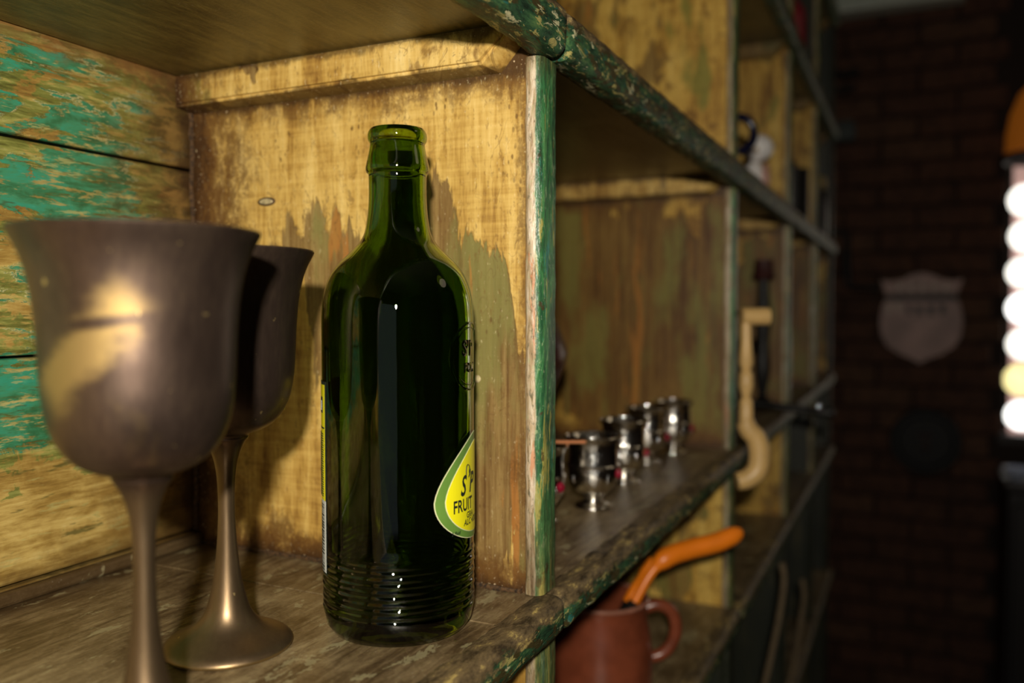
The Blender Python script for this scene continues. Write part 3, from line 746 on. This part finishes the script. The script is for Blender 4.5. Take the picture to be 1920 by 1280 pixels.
# black iron candle stand on shelf of the third pigeonhole
def lathe_thing(name, label, cat, loc, prof, mat, pn, n=32, group=None):
    t = thing(name, label, cat, loc, group); mesh(pn, lathe(bmesh.new(), prof, n), mat, t, smooth=True); return t
q = at_z(1462, 808, ZS); q = Vector((1.39, .214, ZS+.0016))
cs_ = thing('candle_stand', 'tall thin black iron candle stand in the third pigeonhole', 'candlestick', q)
mesh('foot', lathe(bmesh.new(), [(0, 0), (.023, 0), (.025, .004), (.012, .012), (.006, .02), (0, .02)], 32), M['black'], cs_, smooth=True)
mesh('stem', lathe(bmesh.new(), interp([(.006, .018), (.0075, .03), (.012, .06), (.0095, .10), (.012, .14), (.009, .18), (.0085, .205)], 3), 20), M['black'], cs_, smooth=True)
mesh('holder', lathe(bmesh.new(), [(0, .203), (.016, .203), (.019, .21), (.016, .214), (.014, .235), (.011, .235), (.010, .212), (0, .212)], 24), plain('dark_red_wax', (.05, .012, .01), .5), cs_, smooth=True)
# black handled ladle sticking out of the shelf
q0 = Vector((1.325, .185, ZS+.0115)); q1 = Vector((1.325, .100, ZS+.004))
def on_shelf(px, x, zz): r = ray(px, 640); return None
ld = thing('ladle', 'black ladle with an added bead for its highlight, reaching out over the shelf front', 'ladle', q0)
qa = Vector((q0.x, .245, ZS+.0146))
mesh('handle', tube(bmesh.new(), spline([qa-q0, (0, 0, 0), (q1-q0)*.6, q1-q0], 5), [.004]*5+[.006]*6+[.0085]*4+[.004], 12), M['black'], ld, smooth=True)
mesh('bowl', lathe(bmesh.new(), interp([(0, 0), (.012, .001), (.022, .008), (.026, .018), (.0248, .018), (.021, .0095), (.011, .003), (0, .002)], 2), 24, c=tuple(qa-q0+Vector((0, .016, -.014)))), M['black'], ld, smooth=True)
bead_pos = Vector((-.0065, -.062, .002))
b = bmesh.new(); bmesh.ops.create_icosphere(b, subdivisions=2, radius=.0062); bmesh.ops.translate(b, verts=b.verts, vec=bead_pos)
mesh('highlight_bead', b, plain('highlight_metal', (.8, .85, .95), .12, 1), ld, smooth=True)  # small bright bead added to stand for the handle's highlight
# upper shelf: figurine and mug
ZU = ZS+.3188
porc = plain('white_porcelain', (.92, .89, .87), .25, 0, .05)
pink = plain('pink_glaze', (.62, .33, .26), .35); gold = plain('gilt_paint', (.50, .30, .07), .35, .3)
fx = at_y(1412, 340, .225)
def upper(px, y): p = at_y(px, 300, y); return Vector((p.x, p.y, ZU))
fg = upper(1414, .225)
fig = thing('porcelain_figurine', 'small white porcelain bird figurine with gilt and pink, on the upper shelf', 'figurine', fg)
mesh('body', lathe(bmesh.new(), interp([(0, 0), (.022, 0), (.024, .008), (.018, .018), (.021, .034), (.019, .048), (.012, .060), (.008, .066), (0, .067)], 3), 28), porc, fig, smooth=True)
b = bmesh.new(); bmesh.ops.create_icosphere(b, subdivisions=3, radius=1)
for v in b.verts: v.co = Vector((v.co.x*.021, v.co.y*.023-.006, v.co.z*.021+.088))
mesh('head', b, porc, fig, smooth=True)
b = bmesh.new(); bmesh.ops.create_cone(b, cap_ends=True, segments=12, radius1=.006, radius2=.0008, depth=.016)
bmesh.ops.rotate(b, verts=b.verts, matrix=Matrix.Rotation(-PI/2, 3, 'Y')); bmesh.ops.translate(b, verts=b.verts, vec=(-.022, -.006, .083))
mesh('beak', b, gold, fig, smooth=True)
for sg in (-1, 1):
    b = bmesh.new(); bmesh.ops.create_icosphere(b, subdivisions=2, radius=1)
    for v in b.verts: v.co = Vector((v.co.x*.013-.006, v.co.y*.006+sg*.019, v.co.z*.020+.045))
    mesh('wing', b, pink if sg < 0 else gold, fig, smooth=True)
mb = upper(1380, .24); mb = mb+Vector((.0, 0, 0))
cobalt = plain('cobalt_glaze', (.006, .006, .022), .2)
bl_ = thing('stacked_mug', 'dark blue mug whose ring handle shows past the second divider', 'mug', (1.03, .262, ZU+.0))
mesh('mug_body', lathe(bmesh.new(), [(0, 0), (.034, 0), (.037, .004), (.038, .145), (.035, .146), (.034, .01), (0, .008)], 36), cobalt, bl_, smooth=True)
c = at_d(1386, 251, 1.06); c = Vector((c.x, c.y, c.z))-Vector((1.03, .262, ZU))
pts = [c + RT*(.0185*math.cos(t)) + Vector((0, 0, .021*math.sin(t))) for t in [PI*.85-i*PI*1.7/20 for i in range(21)]]
mesh('handle', tube(bmesh.new(), pts, .0056, 10), cobalt, bl_, smooth=True)

# things further along, mostly black shapes
def at_row(px, y, zrow): p = at_y(px, 400, y); return Vector((p.x, p.y, zrow))
crim = plain('crimson_enamel', (.20, .012, .02), .35); slate = plain('slate_tin', (.05, .065, .06), .5)
# dark jar with brass lid standing on a bracket on the brick wall side of the unit
def unit_x(px, y): return at_y(px, 400, y).x
# wall bracket + things fixed to the bricks
XB = XW-.0125
def wall_pt(px, py, off=0): return at_x(px, py, XB-off)
p = wall_pt(1726, 598)
# ---- shield sign
sh_m = plain('faded_pink_brown_paint', (.34, .21, .18), .45, .1, .25, 14); sh_l = plain('faded_pale_paint', (.62, .50, .42), .5)
sg = thing('shield_sign', 'faded brown shield-shaped sign hanging on the dark brick wall', 'sign', p)
k = (wall_pt(1806, 598)-p).length/80      # metres per pixel on the wall
def outline_mesh(pts, x0, x1, bev=.004):
    bm = bmesh.new(); f = bm.faces.new([bm.verts.new((x0, -a*k, -b*k)) for a, b in pts])
    g = bmesh.ops.extrude_face_region(bm, geom=[f]); vs = [v for v in g['geom'] if isinstance(v, bmesh.types.BMVert)]
    bmesh.ops.translate(bm, verts=vs, vec=(x1-x0, 0, 0)); return bm
top = [(-78, -84), (-60, -80), (-38, -84), (-18, -94), (0, -98), (18, -94), (38, -84), (60, -80), (78, -84), (72, -66), (68, -53), (-68, -53), (-72, -66)]
bod = [(-70, -39), (70, -39), (76, -20), (79, 8), (76, 34), (64, 58), (40, 74), (16, 84), (0, 94), (-16, 84), (-40, 74), (-64, 58), (-76, 34), (-79, 8), (-76, -20)]
mesh('crest', outline_mesh(top, -.016, 0), sh_m, sg); mesh('shield', outline_mesh(bod, -.016, 0), sh_m, sg)
mesh('joint', outline_mesh([(-68, -50), (68, -50), (70, -40), (-70, -40)], -.008, 0), M['black'], sg)
for a, b_, w, h in ((-68, -34, 12, 22), (-50, -36, 14, 20), (-30, -28, 12, 16), (-10, -28, 14, 18), (12, -28, 14, 20), (34, -30, 14, 18)):
    mesh('raised_mark', outline_mesh([(a, b_), (a+w*.8, b_), (a+w, b_+h), (a+w*.2, b_+h)], -.020, -.0155), sh_l if a < -40 else M['black'], sg)
for a in (-46, -24, -2, 20, 42): mesh('raised_mark', outline_mesh([(a, -76), (a+10, -76), (a+10, -60), (a, -60)], -.019, -.0155), sh_l, sg)
mesh('lower_bar', outline_mesh([(-66, 2), (66, 2), (66, 12), (-66, 12)], -.019, -.0155), sh_m, sg)
# ---- round plaque
p = wall_pt(1735, 826); k2 = (wall_pt(1805, 826)-p).length
blackest = plain('soot_black_iron', (.003, .003, .003), .6)
rp = thing('round_plaque', 'round black iron plaque on the brick wall below the shield sign', 'plaque', p)
b = lathe(bmesh.new(), [(0, .014), (k2*.72, .014), (k2*.78, .022), (k2*.94, .022), (k2, .012), (k2, 0), (0, 0)], 40); bmesh.ops.rotate(b, verts=b.verts, matrix=Matrix.Rotation(-PI/2, 3, 'Y'))
mesh('disc', b, blackest, rp, smooth=True)
for w, h, dy in ((.12, .5, 0), (.4, .10, .18), (.3, .1, -.2)):
    mesh('relief', B(-.020, -.0135, -k2*w/2, k2*w/2, k2*(dy-h/2), k2*(dy+h/2), bev=.002), plain('dark_rust', (.045, .02, .014), .6), rp)
# ---- bent black pipe
a, b_, c_, d_ = [wall_pt(px, py, .012) for px, py in ((1553, 436), (1588, 436), (1590, 537), (1652, 540))]
o0 = a
pp = tag(mesh('iron_pipe', tube(bmesh.new(), [v-o0 for v in (a, a.lerp(b_, .8), b_+(c_-b_)*.04, b_.lerp(c_, .5), b_.lerp(c_, .97), c_.lerp(d_, .08), d_)], .012, 10), M['black'], None, o0, smooth=True), 'black bent iron pipe fixed to the bricks left of the shield sign', 'pipe')
# ---- black hook rails
for px0, px1, py, lab in ((1536, 1612, 146, 'upper of two short black rails high on the brick wall'), (1532, 1604, 176, 'lower of two short black rails high on the brick wall')):
    a, b_ = wall_pt(px0, py), wall_pt(px1, py)
    t = thing('hook_rail', lab, 'rail', a)
    d = b_-a
    mesh('rail', B(-.03, 0, d.y, 0, -.010, .010, bev=.003), M['black'], t)
    for f in (.2, .5, .8):
        mesh('hook', tube(bmesh.new(), spline([(-.028, d.y*f, 0), (-.045, d.y*f, -.008), (-.05, d.y*f, -.0), (-.048, d.y*f, .012)], 4), .003, 8), M['black'], t, smooth=True)
# ---- slate-coloured tin plate
a = wall_pt(1568, 253)
t = thing('tin_box', 'dull slate-grey tin box fixed high on the brick wall', 'box', a)
mesh('box_body', B(-.06, 0, -.066, .07, -.032, .022, bev=.004, seg=2), slate, t); mesh('lid', B(-.064, 0, -.060, .064, .0222, .036, bev=.003, seg=2), slate, t)
# ---- white slatted air unit at the top
a = wall_pt(1553, 28, .12); e = wall_pt(1800, 2, .12)
ac = thing('wall_vent_unit', 'white louvred air unit at the top of the brick wall', 'air conditioner', (XB, (a.y+e.y)/2, a.z))
L = abs(a.y-e.y)/2+.0
acm = plain('off_white_plastic', (.70, .76, .66), .5, 0, .05)
mesh('casing', B(-.115, 0, -L-.02, L, .012, .27, bev=.01, seg=2), acm, ac)
for i in range(6):
    b = B(-.135, -.112, -L-.01, L-.006, .0+i*.040, .026+i*.040, bev=.003); mesh('slat', b, acm, ac)

# ---- items on the far shelves
bt = Vector((unit_x(1512, .20), .200, ZS+.6008))
def far_thing(name, label, cat, loc, pieces):
    t = thing(name, label, cat, loc)
    for pn, prof, mat in pieces: mesh(pn, lathe(bmesh.new(), interp(prof, 2), 28), mat, t, smooth=True)
    return t
blk = M['black']; brass = plain('tarnished_brass', (.34, .26, .07), .4, .5)
def spot(px, y, zz): v = at_y(px, 500, y); return Vector((v.x, y, zz))
far_thing('storage_jar', 'black jar with a dull brass lid at the far end of the shelves', 'jar', spot(1548, .235, ZU-.0) if False else Vector((2.10, .235, ZU)),
  [('jar_body', [(0, 0), (.045, 0), (.052, .006), (.055, .03), (.055, .09), (.048, .115), (.040, .12), (0, .121)], blk), ('lid', [(0, .119), (.046, .119), (.050, .124), (.050, .142), (.044, .148), (0, .150)], brass)])
far_thing('oil_bottle', 'slim dark red bottle on the topmost far shelf', 'bottle', Vector((1.66, .215, ZS+.6008)),
  [('bottle_body', [(0, 0), (.026, 0), (.030, .005), (.031, .09), (.026, .115), (.013, .135), (.012, .165), (.014, .170), (.012, .172), (0, .172)], crim)])
far_thing('iron_kettle', 'black iron kettle on the topmost far shelf beside the red bottle', 'kettle', Vector((1.94, .262, ZS+.6008)),
  [('kettle_body', [(0, 0), (.045, 0), (.060, .02), (.063, .05), (.050, .08), (.028, .092), (0, .094)], blk), ('lid', [(0, .09), (.030, .09), (.026, .100), (.008, .104), (.008, .112), (.012, .118), (0, .124)], blk)])
far_thing('black_canister', 'black canister on the far shelf above the bottle level', 'canister', Vector((1.72, .215, ZU)),
  [('canister_body', [(0, 0), (.030, 0), (.033, .004), (.033, .10), (.029, .106), (0, .107)], blk), ('knob', [(0, .105), (.006, .106), (.010, .116), (.006, .124), (0, .126)], blk)])
far_thing('lantern', 'crimson enamel lantern top on the far topmost shelf', 'lantern', Vector((1.50, .225, ZS+.6008)),
  [('base', [(0, 0), (.036, 0), (.038, .01), (.030, .02), (0, .022)], crim), ('globe', [(0, .02), (.028, .022), (.034, .05), (.030, .085), (0, .09)], plain('sooty_glass', (.03, .02, .02), .2)), ('cap', [(0, .088), (.036, .088), (.028, .108), (.014, .12), (0, .122)], crim)])
far_thing('black_grinder', 'small black grinder with a white knob on the far shelf', 'grinder', Vector((1.92, .25, ZS+.0006)),
  [('grinder_body', [(0, 0), (.050, 0), (.052, .01), (.040, .05), (.040, .14), (.052, .17), (.052, .20), (.030, .22), (0, .225)], blk), ('knob', [(0, .222), (.010, .224), (.016, .236), (.012, .250), (0, .254)], porc)])
far_thing('black_bottle', 'short black bottle beside the candle stand on the shelf', 'bottle', Vector((1.62, .23, ZS+.0006)),
  [('bottle_body', [(0, 0), (.028, 0), (.031, .004), (.031, .10), (.022, .125), (.011, .14), (.011, .165), (.014, .168), (0, .170)], blk)])

# ---- leather straps hanging off the shelf fronts low down
lea = plain('brown_leather', (.14, .10, .055), .5)
for i, (pts, lab) in enumerate((([(1432, 1290), (1448, 1220), (1462, 1150), (1470, 1090), (1466, 1055)], 'brown leather strap hanging before the lower shelves, the nearer one'),
                                ([(1476, 1290), (1490, 1240), (1500, 1170), (1508, 1120), (1504, 1085)], 'brown leather strap hanging before the lower shelves, the farther one'))):
    D = 1.13+i*.22; o0 = at_d(*pts[-1], D)
    t = thing('leather_strap', lab, 'strap', o0)
    mesh('strap', tube(bmesh.new(), spline([at_d(px, py, D)-o0 for px, py in pts], 5), .004, 8), lea, t, smooth=True)

# ------------------------------------------------------------------ right edge: cabinet, cup, lamp
dw = plain('black_stained_wood', (.014, .010, .009), .5)
cz = at_x(1905, 896, 2.95).z
cab = thing('low_cabinet', 'black-stained low cabinet under the bright window', 'cabinet', (2.98, -.56, 0))
mesh('carcass', B(-.14, .2, -.30, .298, 0, cz-.02, bev=.004), dw, cab); mesh('top', B(-.15, .2, -.31, .306, cz-.02, cz, bev=.004), dw, cab)
for s in (-1, 1):
    dd_ = mesh('door', B(-.156, -.14, -.285 if s < 0 else .006, -.006 if s < 0 else .285, .08, cz-.06, bev=.003), dw, cab)
    kb = bmesh.new(); bmesh.ops.create_icosphere(kb, subdivisions=2, radius=.012); bmesh.ops.translate(kb, verts=kb.verts, vec=(-.166, s*.03, cz*.55)); mesh('knob', kb, brass, dd_, smooth=True)
cp = at_x(1908, 893, 2.93); 
t = thing('saucer_cup', 'small bluish-white bowl on the black cabinet at the right edge', 'bowl', (2.93, cp.y, cz))
mesh('bowl', lathe(bmesh.new(), interp([(0, 0), (.018, 0), (.020, .004), (.036, .022), (.040, .034), (.037, .034), (.032, .022), (.016, .008), (0, .007)], 2), 28), plain('bluish_porcelain', (.55, .62, .80), .25), t, smooth=True)
lp = at_x(1950, 250, 2.95)
lm = thing('pendant_lamp', 'orange pendant lampshade glowing dimly above the bright window', 'lamp', (lp.x, lp.y, lp.z))
sm = MT('orange_lampshade'); sm.set(Base_Color=(.55, .17, .02), Roughness=.6, Emission_Color=(.9, .25, .02), Emission_Strength=.10)
mesh('shade', lathe(bmesh.new(), [(.030, .145), (.055, .12), (.078, .06), (.088, 0), (.090, -.055), (.088, -.055), (.085, 0), (.075, .06), (.052, .118), (.028, .143)], 36), sm.m, lm, smooth=True)
mesh('rim', lathe(bmesh.new(), [(.086, -.058), (.094, -.058), (.094, -.082), (.086, -.082)], 36, closed=True), dw, lm, smooth=True)
mesh('cap', lathe(bmesh.new(), [(0, .16), (.012, .158), (.032, .146), (.03, .140), (0, .142)], 24), dw, lm, smooth=True)
mesh('cord', tube(bmesh.new(), [(0, 0, .155), (0, 0, (2.75-lp.z)*.5), (0, 0, 2.75-lp.z)], .003, 8), dw, lm)
S.cycles.use_denoising = True
